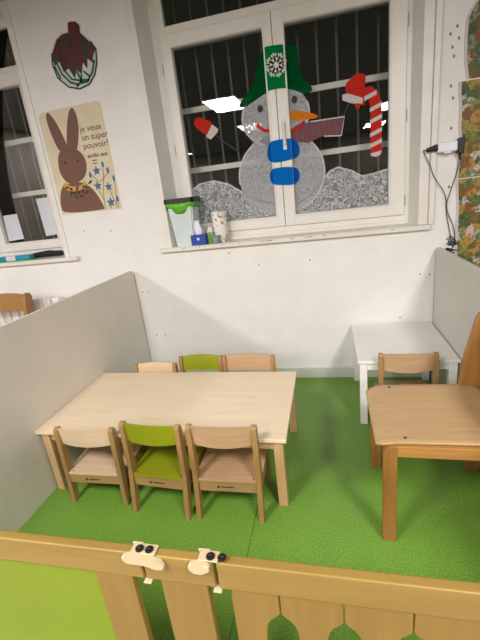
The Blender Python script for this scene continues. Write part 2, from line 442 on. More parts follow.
# ------------------------------------------------------------------ snowman painting
YG0, YG1 = .1945, .1985      # on the pane
YM0, YM1 = .161, .1648       # on the sash stiles
ML, MR = 1.373, 1.545
sm = thing('snowman_painting', 'painted snowman with green hat and blue buttons across the window middle', 'window painting')
def onwin(name, pts, m, parent, sm_=True, order=0):
    if sm_: pts = smoothpoly(pts, 2)
    a = order*.0012
    out = []
    for q, y0, y1 in ((clip(pts, ML, -1), YG0-a, YG0-a+.001), (clip(clip(pts, ML, 1), MR, -1), YM0-a, YM0-a+.001), (clip(pts, MR, 1), YG0-a, YG0-a+.001)):
        if len(q) > 2: out.append((q, y0, y1))
    return out
def painted(name, pts, m, parent, mid=True, order=0, s=True, mg=None):
    b = bmesh.new(); nmid = []
    for q, y0, y1 in onwin(name, pts, m, parent, s, order):
        if not mid and y0 < .18: continue
        k = len(b.faces); prism(q, y0, y1, 'y', bm=b)
        b.faces.ensure_lookup_table()
        if mg and y0 > .18:
            for fc in b.faces[k:]: fc.material_index = 1
    o = obj(name, b, m, parent)
    if mg: o.data.materials.append(mg)
    return o
def circ(cx, cz, rx, rz, n=40, a0=0, a1=2*PI):
    return [(cx+rx*math.cos(a0+(a1-a0)*k/n), cz+rz*math.sin(a0+(a1-a0)*k/n)) for k in range(n)]
painted('body', circ(1.438, 1.832, .366, .330), SNOW, sm, False, 0, False)
painted('head', circ(1.425, 2.29, .277, .225), SNOW, sm, False, 0, False)
for nm, c in (('body_outline', (1.438, 1.832, .366, .330, PI*.62, PI*1.05)), ('body_outline', (1.438, 1.832, .366, .330, -PI*.35, PI*.45)), ('head_outline', (1.425, 2.29, .277, .225, -PI*.45, PI*.12)), ('head_outline', (1.425, 2.29, .277, .225, PI*.8, PI*1.4))):
    pts = circ(*c[:4], 30, c[4], c[5])
    pts = [p for p in pts if p[0] < ML-.02 or p[0] > MR+.02]
    L = [p for p in pts if p[0] < ML]; Rr = [p for p in pts if p[0] > MR]
    for q in (L, Rr):
        if len(q) > 2: obj(nm, band(q, .012, YG0-.0012, YG0-.0002), SNOWL, sm)
hat = painted('hat', [(1.375, 2.77), (1.425, 2.775), (1.538, 2.766), (1.618, 2.754), (1.64, 2.73), (1.646, 2.567), (1.667, 2.514), (1.744, 2.443), (1.718, 2.411), (1.677, 2.406), (1.629, 2.433), (1.549, 2.47), (1.39, 2.478), (1.291, 2.434), (1.237, 2.412), (1.182, 2.39), (1.13, 2.401), (1.142, 2.427), (1.201, 2.486), (1.266, 2.521), (1.304, 2.639), (1.329, 2.728)], HATG, sm, True, 1, True, HATD)
# snowflake cut-out
b = bmesh.new(); cx, cz = 1.468, 2.637
disc(cx, cz, .050, YM0-.006, YM0-.004, 12, bm=b)
for k in range(8):
    a = k*PI/4+.2; d = Vector((math.cos(a), math.sin(a))); nrm = Vector((-d.y, d.x)); c0 = Vector((cx, cz))
    prism([c0+d*.02+nrm*.008, c0+d*.085+nrm*.007, c0+d*.085-nrm*.007, c0+d*.02-nrm*.008], YM0-.006, YM0-.004, 'y', bm=b)
    for s in (-1, 1):
        e = (d+nrm*s*.9).normalized(); f = Vector((-e.y, e.x)); c1 = c0+d*.052
        prism([c1+f*.006, c1+e*.032+f*.006, c1+e*.032-f*.006, c1-f*.006], YM0-.006, YM0-.004, 'y', bm=b)
obj('snowflake', b, plain('snowflake_paper', (215, 215, 205), .7), sm)
painted('nose', [(1.547, 2.313), (1.619, 2.298), (1.734, 2.263), (1.774, 2.239), (1.757, 2.222), (1.649, 2.23), (1.547, 2.232)], ORANGEP, sm, False, 2)
painted('scarf', [(1.547, 2.08), (1.547, 2.17), (1.60, 2.20), (1.704, 2.20), (1.975, 2.20), (1.944, 2.07), (1.80, 2.087), (1.679, 2.05)], SCARF, sm, False, 2, False)
obj('scarf_edge', band([(1.704, 2.205), (1.975, 2.203), (1.946, 2.068), (1.81, 2.083)], .010, YG0-.005, YG0-.004), SNOWL, sm)
painted('button', [(1.338, 2.041), (1.359, 2.093), (1.411, 2.105), (1.553, 2.104), (1.599, 2.067), (1.612, 2.005), (1.592, 1.953), (1.541, 1.94), (1.413, 1.929), (1.355, 1.944), (1.333, 1.987)], BLUEP, sm, True, 3, True, BLUED)
painted('button', [(1.34, 1.826), (1.348, 1.873), (1.393, 1.892), (1.554, 1.884), (1.594, 1.851), (1.599, 1.795), (1.57, 1.75), (1.527, 1.738), (1.39, 1.754), (1.348, 1.776)], BLUEP, sm, True, 3, True, BLUED)
obj('eye', disc(1.308, 2.36, .023, YG0-.004, YG0-.003, 16, .028), BLACKP, sm)
obj('eye', disc(1.59, 2.383, .023, YG0-.004, YG0-.003, 16, .028), BLACKP, sm)
obj('mouth', band([(1.27, 2.245), (1.29, 2.222), (1.325, 2.196), (1.37, 2.183)], .026, YG0-.004, YG0-.003), REDP, sm)
obj('mouth', band([(1.55, 2.155), (1.613, 2.173), (1.66, 2.216)], .026, YG0-.006, YG0-.005), REDP, sm)
obj('arm', band([(.907, 2.219), (.98, 2.15), (1.09, 2.06)], .012, YG0-.002, YG0-.001), BLACKP, sm)
obj('arm', band([(2.016, 2.296), (1.956, 2.196), (1.955, 2.16)], .012, YG0-.002, YG0-.001), BLACKP, sm)
m1 = painted('mitten', [(.724, 2.324), (.73, 2.362), (.764, 2.38), (.821, 2.364), (.837, 2.341), (.87, 2.339), (.891, 2.299), (.831, 2.223), (.762, 2.272)], REDP, sm, False, 2)
painted('cuff', [(.885, 2.305), (.934, 2.261), (.923, 2.236), (.856, 2.189), (.819, 2.218)], WHITEP, m1, False, 3, False)
m2 = painted('mitten', [(1.986, 2.34), (1.988, 2.437), (2.02, 2.451), (2.059, 2.489), (2.12, 2.483), (2.14, 2.455), (2.134, 2.399), (2.103, 2.305)], REDP, sm, False, 2)
painted('cuff', [(1.962, 2.36), (2.002, 2.362), (2.118, 2.312), (2.112, 2.275), (2.032, 2.288), (1.962, 2.32)], WHITEP, m2, False, 3, False)
painted('mitten_thumb', [(2.055, 2.30), (2.102, 2.295), (2.091, 2.236), (2.059, 2.245)], REDP, m2, False, 2)
# candy cane
cc = thing('candy_cane_painting', 'red and white striped candy cane painted beneath the right mitten', 'window painting')
cane = [(2.085, 2.27), (2.098, 2.315), (2.13, 2.343), (2.165, 2.345), (2.197, 2.315), (2.21, 2.26), (2.214, 2.2), (2.214, 1.93), (2.212, 1.895)]
obj('stripe', band(cane, .085, YG0-.0005, YG0+.0005), REDP, cc)
for i, z in enumerate((2.32, 2.235, 2.15, 2.055, 1.975, 1.905)):
    x = 2.212 if i else 2.172
    a = .045
    obj('stripe', prism([(x-a, z-.03), (x-a, z-.002 if i else z), (x+a, z+.032), (x+a, z+.002)] if i < 5 else [(x-a*.8, z-.02), (x-a, z), (x+a, z+.012), (x+a*.7, z-.018), (x, z-.03)], YG0-.0028, YG0-.0018, 'y'), WHITEP, cc)
# snow drifts
def drift(pts, lb, crest):
    o = thing('snow_drift_painting', lb, 'window painting', group='snow drifts painted on the lower panes')
    obj('snow', prism(pts, YG0+.0012, YG0+.0022, 'y'), DRIFT, o)
    obj('crest', band(crest, .012, YG0+.0000, YG0+.0010), SNOWL, o)
hl = [(.628, 1.80), (.704, 1.843), (.838, 1.853), (.963, 1.813), (1.065, 1.742), (1.192, 1.651), (1.371, 1.60)]
hr = [(1.548, 1.569), (1.629, 1.612), (1.69, 1.638), (1.779, 1.749), (1.848, 1.812), (1.913, 1.835), (2.024, 1.791), (2.102, 1.742), (2.181, 1.748), (2.302, 1.77)]
drift([(.628, 1.497)]+hl+[(1.371, 1.497)], 'white swirled snow drift painted low on the left casement pane', hl)
drift([(1.548, 1.497)]+hr+[(2.302, 1.497)], 'white swirled snow drift painted low on the right casement pane', hr)

# ------------------------------------------------------------------ paper things on the wall
BAUB = splash('scribbled_ornament', [(.25, (20, 60, 32)), (.40, (74, 22, 18)), (.5, (92, 28, 22)), (.58, (48, 24, 16)), (.72, (70, 40, 26))], 30, 1.5, .6, .25)
bo = thing('ornament_drawing', 'cut-out paper bauble scribbled dark red and green on the wall', 'drawing')
bp_ = [(-.15, 3.172), (-.12, 3.175), (-.077, 3.167), (-.044, 3.139), (-.052, 3.09), (-.062, 3.075), (-.03, 3.065), (.024, 3.012), (.059, 2.95), (.043, 2.857), (.002, 2.774), (-.067, 2.713), (-.167, 2.694), (-.268, 2.723), (-.354, 2.806), (-.377, 2.911), (-.358, 2.997), (-.295, 3.079), (-.227, 3.109), (-.207, 3.117), (-.167, 3.111)]
obj('paper_cutout', prism(bp_, -.003, -.001, 'y'), plain('bauble_paper', (200, 205, 200), .7), bo)
obj('scribble', prism([(-.15, 3.165), (-.12, 3.168), (-.08, 3.16), (-.052, 3.13), (-.06, 3.085), (-.04, 3.06), (.015, 3.00), (.045, 2.95), (.01, 2.90), (.0, 2.86), (-.04, 2.90), (-.06, 2.83), (-.09, 2.88), (-.12, 2.80), (-.16, 2.84), (-.19, 2.78), (-.23, 2.86), (-.28, 2.84), (-.30, 2.92), (-.35, 2.90), (-.362, 2.95), (-.34, 3.0), (-.28, 3.075), (-.22, 3.10), (-.165, 3.10)], -.005, -.0035, 'y'), BAUB, bo)
GRS = plain('green_felt_pen', (12, 92, 52), .6); DKS = plain('dark_outline_pen', (22, 40, 28), .6)
obj('outline', band([(.015, 3.01), (.05, 2.95), (.035, 2.857), (-.003, 2.78), (-.067, 2.72), (-.167, 2.70), (-.265, 2.73), (-.348, 2.81), (-.37, 2.911), (-.352, 2.99)], .012, -.0055, -.0045), DKS, bo)
for q in ([(-.33, 2.93), (-.30, 2.83), (-.24, 2.76), (-.16, 2.73)], [(-.27, 2.85), (-.22, 2.78), (-.15, 2.76), (-.06, 2.75)], [(-.12, 2.80), (-.14, 2.75), (-.19, 2.72)], [(.02, 2.88), (-.02, 2.80), (-.08, 2.74), (-.15, 2.74)], [(-.16, 2.83), (-.13, 2.74)], [(-.355, 2.90), (-.32, 2.80)], [(-.10, 2.82), (-.05, 2.77)]):
    obj('green_stroke', band(q, .016, -.0065, -.0055), GRS, bo)

pt = thing('rabbit_poster', 'beige poster of a brown rabbit with blue star flowers on the wall', 'poster')
pc = [(-.628, 2.545), (-.60, 2.575), (-.57, 2.582), (-.04, 2.592), (-.008, 2.575), (-.003, 1.71), (-.625, 1.722)]
obj('sheet', prism(pc, -.0035, -.001, 'y'), plain('poster_paper', (212, 200, 168), .6), pt)
RB = plain('rabbit_brown', (112, 78, 60), .65); RO = plain('ochre', (196, 150, 62), .65); LF = plain('leaf_dark', (50, 44, 36), .65)
ST = plain('star_blue', (58, 104, 140), .65); TW = plain('stem_brown', (120, 104, 80), .65)
rb = obj('rabbit', prism(smoothpoly([(-.542, 1.978), (-.441, 1.983), (-.341, 1.985), (-.246, 1.912), (-.195, 1.808), (-.174, 1.74), (-.178, 1.722), (-.61, 1.726), (-.622, 1.805), (-.59, 1.918)], 2), -.0048, -.0038, 'y'), RB, pt)
obj('ear', prism(smoothpoly([(-.538, 2.575), (-.509, 2.571), (-.459, 2.482), (-.411, 2.325), (-.409, 2.244), (-.498, 2.24), (-.541, 2.404), (-.555, 2.52)]), -.0052, -.0042, 'y'), RB, pt)
obj('ear', prism(smoothpoly([(-.28, 2.585), (-.255, 2.548), (-.248, 2.438), (-.290, 2.31), (-.329, 2.229), (-.424, 2.25), (-.380, 2.41), (-.325, 2.545)]), -.0050, -.0040, 'y'), RB, pt)
obj('head', prism(smoothpoly([(-.498, 2.26), (-.416, 2.275), (-.333, 2.261), (-.279, 2.216), (-.255, 2.151), (-.266, 2.074), (-.313, 2.008), (-.404, 1.975), (-.482, 1.979), (-.533, 2.042), (-.547, 2.116), (-.531, 2.202)]), -.0056, -.0053, 'y'), RB, pt)
for x, z in ((-.470, 2.158), (-.335, 2.160)): obj('eye', disc(x, z, .010, -.0070, -.0064, 10, .016), INK, pt)
obj('collar', prism([(-.542, 1.978), (-.507, 1.998), (-.47, 1.962), (-.40, 1.945), (-.345, 1.962), (-.325, 1.99), (-.30, 1.967), (-.328, 1.92), (-.459, 1.91), (-.525, 1.935)], -.0068, -.0063, 'y'), RO, pt)
for x, z, a in ((-.51, 1.95, .5), (-.473, 1.90, 1.2), (-.43, 1.86, 2.2), (-.396, 1.896, .3), (-.326, 1.937, 2.6), (-.315, 1.89, .4), (-.47, 1.935, 2.5), (-.405, 1.93, 1.0), (-.377, 1.861, 2.8), (-.35, 1.91, 1.6), (-.44, 1.90, .1), (-.26, 1.97, .5)):
    d = Vector((math.cos(a), math.sin(a)))*.030; nn = Vector((-d.y, d.x))*.38; c = Vector((x, z))
    obj('leaf', prism([c-d, c+nn, c+d, c-nn], -.0074, -.0070, 'y'), LF, pt)
for x, z, r in ((-.173, 2.055, .045), (-.193, 1.930, .045), (-.088, 1.912, .042), (-.097, 1.778, .048)):
    obj('star_flower', prism([(x+(r if k % 2 == 0 else r*.42)*math.sin(k*PI/5), z+(r if k % 2 == 0 else r*.42)*math.cos(k*PI/5)) for k in range(10)], -.0052, -.0044, 'y'), ST, pt)
for x, z in ((-.102, 2.10), (-.064, 2.046), (-.022, 1.975), (-.026, 1.80), (-.245, 2.03)):
    obj('bud', disc(x, z, .012, -.0052, -.0044, 10, .027), ST, pt)
for q in ([(-.168, 1.722), (-.152, 1.86), (-.12, 1.991), (-.106, 2.075)], [(-.05, 1.72), (-.023, 1.886), (-.022, 1.96)], [(-.234, 2.03), (-.17, 1.96), (-.144, 1.972), (-.064, 2.03)], [(-.10, 1.72), (-.11, 1.78)], [(-.16, 1.80), (-.193, 1.90)], [(-.05, 1.75), (-.088, 1.90)], [(-.03, 1.72), (-.026, 1.79)]):
    obj('stem', band(q, .006, -.0043, -.0038), TW, pt)
for s, z, size in (('je veux', 2.378, .073), ('un super', 2.311, .073), ('pouvoir!', 2.243, .073), ('emilie vast', 2.168, .047)):
    text_mesh(s, size, -.252 if size > .06 else -.232, z, -.0042, INK, pt, bold=.0006 if size < .06 else 0)
for s, z in (('amour', 2.139), ('rusti', 2.115)):
    obj('small_print', box(-.195, -.150, -.0046, -.0038, z, z+.008), INK, pt)

# large painted sheets by the right window edge
PNT = splash('splashed_paint', [(.15, (38, 66, 40)), (.27, (80, 100, 44)), (.38, (160, 138, 52)), (.48, (100, 84, 34)), (.56, (128, 66, 38)), (.64, (172, 140, 60)), (.72, (58, 98, 58)), (.80, (196, 180, 165)), (.90, (176, 66, 50))], 16, 1.6)
PNT2 = splash('splashed_paint_dark', [(.15, (34, 52, 34)), (.28, (60, 78, 38)), (.40, (104, 86, 34)), (.50, (112, 62, 30)), (.60, (120, 84, 34)), (.70, (40, 82, 60)), (.82, (170, 150, 120)), (.92, (160, 70, 50))], 14, 1.6)
EDG = plain('painting_paper_edge', (196, 192, 186), .7)
def painting(left, ztop, zbot, m, lb, y):
    t = thing('painted_sheet', lb, 'painting', group='large splashed paintings beside the window')
    pts = left+[(3.85, zbot), (3.85, ztop)]
    obj('paper', prism([(p[0]-.018 if i < len(left) else p[0], p[1]) for i, p in enumerate(pts)], y, -.0003, 'y'), EDG, t)
    obj('paint', prism(pts, y-.0012, y-.0002, 'y'), m, t)
painting([(2.88, 3.05), (2.86, 2.86), (2.829, 2.732), (2.795, 2.687), (2.776, 2.64), (2.774, 2.536), (2.779, 2.402), (2.80, 2.285)], 3.05, 2.285, PNT2, 'top painted sheet on the wall, dark brown and olive splashes', -.006)
painting([(2.752, 2.275), (2.756, 2.20), (2.765, 2.129), (2.768, 2.05), (2.768, 1.981), (2.782, 1.9), (2.775, 1.807), (2.768, 1.64)], 2.275, 1.64, PNT, 'middle painted sheet with red, white and green splashes behind the black plug', -.008)
painting([(2.769, 1.632), (2.785, 1.44), (2.788, 1.26), (2.796, .95)], 1.632, .95, PNT, 'lowest painted sheet of ochre and green splashes, above the right partition', -.006)

# adapter, plugs and cables
ad = thing('power_adapter', 'white wall power adapter on the strip of wall right of the window', 'power adapter', (2.68, 0, 1.865))
obj('body', box(-.072, .06, -.062, -.0005, -.034, .034, .012, 3), plain('adapter_white', (228, 230, 236), .35), ad)
obj('ridge', box(-.03, .02, -.066, -.05, -.044, -.03, .005), plain('adapter_white', (228, 230, 236), .35), ad)
p1 = thing('jack_plug', 'small black jack plug with cable at left of white adapter', 'plug', (2.595, -.035, 1.865), group='black plugs on the adapter')
obj('plug_body', tube([(.012, 0, .004), (.005, 0, .003), (-.02, 0, 0), (-.05, 0, -.004), (-.06, 0, -.006)], [.026, .026, .019, .016, .008], 12), BLACK, p1)
def cable(pts, r=.004):
    P = [Vector(p) for p in pts]; out = []
    for i in range(len(P)-1):
        a, b_, c, d = P[max(i-1, 0)], P[i], P[i+1], P[min(i+2, len(P)-1)]
        for k in range(6):
            t = k/6; out.append(.5*((2*b_)+(c-a)*t+(2*a-5*b_+4*c-d)*t*t+(3*b_-a-3*c+d)*t**3))
    out.append(P[-1]); return tube(out, r*.72, 6)
o = obj('cable', cable([(-.06, 0, -.006), (-.077, 0, .0), (-.07, .004, -.03), (-.03, .008, -.11), (.005, .008, -.20), (.085, .018, -.33), (.105, .022, -.48), (.14, .022, -.64), (.15, .022, -.72)]), BLACK, p1)
p2 = thing('plug_transformer', 'black plug transformer on the right end of white adapter', 'plug', (2.7595, -.035, 1.86), group='black plugs on the adapter')
obj('plug_body', box(-.018, .020, -.035, .024, -.05, .056, .006), BLACK, p2)
obj('strain_relief', tube([(0, 0, -.05), (.003, 0, -.09)], [.010, .006], 8), BLACK, p2)
obj('cable', cable([(.003, 0, -.085), (-.01, .015, -.19), (-.04, .02, -.30), (-.062, .022, -.40), (-.045, .022, -.48), (-.01, .022, -.56), (.01, .022, -.67), (0, .02, -.73)]), BLACK, p2)
tg = []
for i in range(26): tg.append((2.745+random.uniform(-.045, .045), -.018+random.uniform(-.010, .010), 1.20-.0045*i+random.uniform(-.035, .035)))
tag(obj('cable_tangle', cable(tg, .0045), BLACK), 'knotted bunch of thin black cable hanging above the right partition', 'cable')

# ------------------------------------------------------------------ things on the window sills
ZW = ZS+.0405
bn = thing('waste_bin', 'white tapered waste bin with black rim and green bag on the sill', 'waste bin', (.562, .062, ZW))
def taper(w0, d0, w1, d1, z0, z1, bev=.012):
    b = bmesh.new(); V = []
    for w, d, z in ((w0, d0, z0), (w1, d1, z1)):
        for sx, sy in ((-1, -1), (1, -1), (1, 1), (-1, 1)): V.append(b.verts.new((sx*w/2, sy*d/2, z)))
    b.faces.new(V[0:4][::-1]); b.faces.new(V[4:8])
    for k in range(4): b.faces.new((V[k], V[(k+1) % 4], V[4+(k+1) % 4], V[4+k]))
    bmesh.ops.bevel(b, geom=[e for e in b.edges if abs(e.verts[0].co.z-e.verts[1].co.z) > .01], offset=bev, segments=3, affect='EDGES')
    return b
obj('body', taper(.170, .16, .235, .20, 0, .375), plain('bin_white', (205, 218, 216), .4), bn)
# bag skirt with a wavy hem
b = bmesh.new(); N = 48; rows = []
for j in range(4):
    t = j/3; row = []
    for k in range(N):
        a = 2*PI*k/N; ca, sa = math.cos(a), math.sin(a)
        q = 1/max(abs(ca)/.128, abs(sa)/.106)
        ca2 = ca*q; sa2 = sa*q
        hem = .045+.055*max(0, math.sin(a*2+PI/2+PI))**1.5+.008*math.sin(a*9)
        out = 1+.03*math.sin(a*13+j)+.02*t-.10*t*t*.6
        row.append(b.verts.new((ca2*out, sa2*out, .378-t*hem)))
    rows.append(row)
for j in range(3):
    for k in range(N): b.faces.new((rows[j][k], rows[j][(k+1) % N], rows[j+1][(k+1) % N], rows[j+1][k]))
bag = obj('bin_bag', b, plain('green_bag', (88, 178, 28), .3, 0, 1, .12, 0, 25), bn, True)
md = bag.modifiers.new('s', 'SOLIDIFY'); md.thickness = .002
b = bmesh.new()
for (x0, x1, y0, y1) in ((-.133, .133, -.110, -.09), (-.133, .133, .09, .110), (-.133, -.113, -.110, .110), (.113, .133, -.110, .110)):
    box(x0, x1, y0, y1, .375, .415, .004, bm=b)
obj('rim', b, BLACK, bn)

tb = thing('tissue_box', 'small blue tissue box with white tissue standing up on the sill', 'tissue box', (.692, -.003, ZW))
obj('carton', box(-.068, .068, -.035, .055, 0, .092, .002), plain('blue_card', (16, 66, 160), .45), tb)
obj('printed_ring', lathe([(.013, 0), (.013, .0006)], 0, 0, 16), PAPER, tb)
rg = tb.children[-1]; rg.rotation_euler = (PI/2, 0, 0); rg.location = (0, -.0352, .055)
b = bmesh.new(); rows = []
for j in range(6):
    t = j/5; row = []
    for k in range(14):
        a = 2*PI*k/14; r = .030*(1+.35*math.sin(a*3+j))*(1-.15*t)
        row.append(b.verts.new((r*math.cos(a)*1.1-.005, r*math.sin(a)*.6+.01, .09+t*(.115+.02*math.sin(a*2)))))
    rows.append(row)
for j in range(5):
    for k in range(14): b.faces.new((rows[j][k], rows[j][(k+1) % 14], rows[j+1][(k+1) % 14], rows[j+1][k]))
b.faces.new(rows[-1])
obj('tissue', b, plain('tissue_white', (232, 234, 238), .8), tb, True)

pr = thing('paper_roll', 'white kitchen paper roll with brown print standing on the sill', 'paper roll', (.872, .09, ZW))
def rollmat():
    m, nt, b = newmat('printed_paper_roll')
    tc = nt.nodes.new('ShaderNodeTexCoord'); v = nt.nodes.new('ShaderNodeTexNoise'); v.inputs['Scale'].default_value = 30; v.inputs['Detail'].default_value = 2
    nt.links.new(tc.outputs['Object'], v.inputs['Vector'])
    r = nt.nodes.new('ShaderNodeValToRGB'); r.color_ramp.elements[0].position = .56; r.color_ramp.elements[1].position = .63
    r.color_ramp.elements[0].color = lin((232, 228, 220)); r.color_ramp.elements[1].color = lin((165, 125, 100))
    nt.links.new(v.outputs['Fac'], r.inputs['Fac']); nt.links.new(r.outputs['Color'], b.inputs['Base Color']); b.inputs['Roughness'].default_value = .8
    return m
obj('roll', lathe([(.062, .0), (.065, .004), (.066, .14), (.066, .262), (.062, .268), (.022, .268), (.021, .2)], 0, 0, 28), rollmat(), pr, True)
obj('core', lathe([(.020, .21), (.020, .266)], 0, 0, 16), plain('cardboard', (150, 120, 84), .8), pr)
gb = thing('sponge_packet', 'small lime green packet between the blue tissue box and paper roll', 'packet', (.782, .045, ZW))
obj('wrapper', prism(smoothpoly([(-.03, 0), (.035, 0), (.04, .06), (.02, .10), (-.01, .105), (-.035, .07)], 1), -.018, .018, 'y', .004), plain('lime_wrap', (130, 175, 60), .35, 0, 1, .1), gb)
obj('clear_end', prism([(-.028, .06), (.02, .06), (.03, .13), (.0, .15), (-.02, .12)], -.012, .012, 'y', .003), plain('pale_plastic', (215, 222, 218), .3), gb)
gt = thing('glass_tumbler', 'little grey-teal tumbler in front of the printed paper roll', 'tumbler', (.845, -.005, ZW))
obj('body', lathe([(.030, 0), (.034, .004), (.040, .07), (.037, .07), (.031, .01)], 0, 0, 24), plain('teal_glass', (120, 148, 148), .15), gt, True)

# left sill
bt = thing('wipes_packet', 'turquoise and white packet lying on the left window sill', 'packet', (-1.30, -.0, ZW))
obj('wrapper', box(-.2, .2, -.035, .055, 0, .058, .02, 3), plain('turquoise_wrap', (28, 138, 168), .35), bt)
obj('white_label', box(-.075, .04, -.0365, .0, .012, .060, .004), PAPER, bt)
rl = tag(obj('ruler', box(-1.47, -1.04, -.04, -.036+.03, ZW, ZW+.006, .001), plain('lime_plastic', (170, 190, 60), .35)), 'thin lime green ruler at the front of the left sill', 'ruler')
um = thing('folded_umbrella', 'black crumpled folded umbrella lying behind the turquoise packet', 'umbrella', (-1.06, .11, ZW))
b = bmesh.new()
tube([(-.33, 0, .022), (-.2, .01, .024), (-.05, 0, .03), (.1, .01, .036), (.22, 0, .030), (.27, 0, .026)], [.010, .018, .026, .028, .024, .010], 9, bm=b)
for v in b.verts: v.co += Vector((random.uniform(-.008, .008), random.uniform(-.004, .004), random.uniform(-.002, .010)))
obj('canopy', b, plain('black_fabric', (26, 26, 30), .8), um)
obj('handle', tube([(.26, 0, .03), (.31, -.01, .028), (.33, -.03, .026)], .009, 8), plain('grey_plastic', (92, 96, 100), .5), um)

# ------------------------------------------------------------------ radiator
rd = thing('radiator', 'white column radiator below the left window behind grey partition', 'radiator', (-1.585, -.1, 0))
N = 15
for i in range(N):
    x = .745-i*.104
    obj('column', box(x-.046, x+.046, -.055, .045, .14, .955, .02, 3), plain('radiator_white', (228, 224, 214), .35) if i == 0 else bpy.data.materials['radiator_white'], rd)
obj('manifold', tube([(-.74, 0, .25), (.75, 0, .25)], .02, 8, bm=tube([(-.74, 0, .85), (.75, 0, .85)], .02, 8)), bpy.data.materials['radiator_white'], rd)
obj('foot', box(-.6, -.56, -.05, .05, 0, .15, bm=box(.56, .6, -.05, .05, 0, .15)), bpy.data.materials['radiator_white'], rd)

# ------------------------------------------------------------------ partitions
def partition(x0, x1, lb, m, round_=False):
    t = thing('partition_panel', lb, 'partition', ((x0+x1)/2, 0, 0), group='low partitions of the play corner')
    c = (x0+x1)/2; H = 1.140
    pts = [(-2.62, 0.0), (-.0135, 0.0), (-.0135, H-.03)]+[(-.0435+.03*math.cos(a), H-.03+.03*math.sin(a)) for a in (.3, .8, 1.3)]+[(-.05, H), (-2.62, H)]
    obj('board', prism(pts, x0-c, x1-c, 'x', 0), m, t)
    fx = (x1-c, x1-c+.0012) if c < 1 else (x0-c-.0012, x0-c)
    obj('end_edging', box(fx[0], fx[1], -.0165, -.0137, 0, H-.03), SEAM, t)
    obj('top_edging', box(x0-c-.001, x1-c+.001, -2.62, -.045, H-.0005, H+.006, .0015), PEDGE, t)
    return t
partition(-.034, -.010, 'grey-beige partition at left, behind the long table', PART)
partition(2.635, 2.66, 'pale grey partition at right, beside the small white table', PARTR)
for o in [x for x in bpy.data.objects if x.name.startswith('board')][:1]:
    pass

# ------------------------------------------------------------------ tables
H = .46
tt = thing('play_table', 'long low maple children\'s table with six small chairs around', 'table', (.77, -1.21, 0))
def T(x): return x-.77
def U(y): return y+1.21
obj('tabletop', box(T(-.008), T(1.552), U(-1.613), U(-.808), H-.022, H, .003), TOP, tt)
for x in (.012, 1.477):
    for y in (-1.59, -.886):
        obj('leg', box(T(x), T(x+.052), U(y), U(y+.052), 0, H-.022, .003), TLEG, tt)
LX, RXx, FY, BY = .035, 1.519, -1.575, -.845
obj('apron', box(T(.07), T(1.484), U(-1.578), U(-1.558), H-.085, H-.022, .001), TLEG, tt)
obj('apron', box(T(.07), T(1.484), U(-.864), U(-.844), H-.085, H-.022, .001), TLEG, tt)
obj('apron', box(T(.037), T(.057), U(-1.54), U(-.88), H-.085, H-.022, .001), TLEG, tt)
obj('apron', box(T(1.497), T(1.517), U(-1.54), U(-.88), H-.085, H-.022, .001), TLEG, tt)

wt = thing('side_table', 'small white table in the back right corner against the wall', 'table', (2.302, -.395, 0))
HW = .515
obj('tabletop', box(-.325, .325, -.379, .372, HW-.022, HW, .003), WHITE, wt)
for x in (-.312, .262):
    for y in (-.366, .315):
        obj('leg', box(x, x+.05, y, y+.05, 0, HW-.022, .002), WHITE, wt)
for (a, b_, c, d) in ((-.262, .262, -.36, -.342), (-.262, .262, .34, .358), (-.305, -.287, -.32, .32), (.287, .305, -.32, .32)):
    obj('apron', box(a, b_, c, d, HW-.075, HW-.022), WHITE, wt)

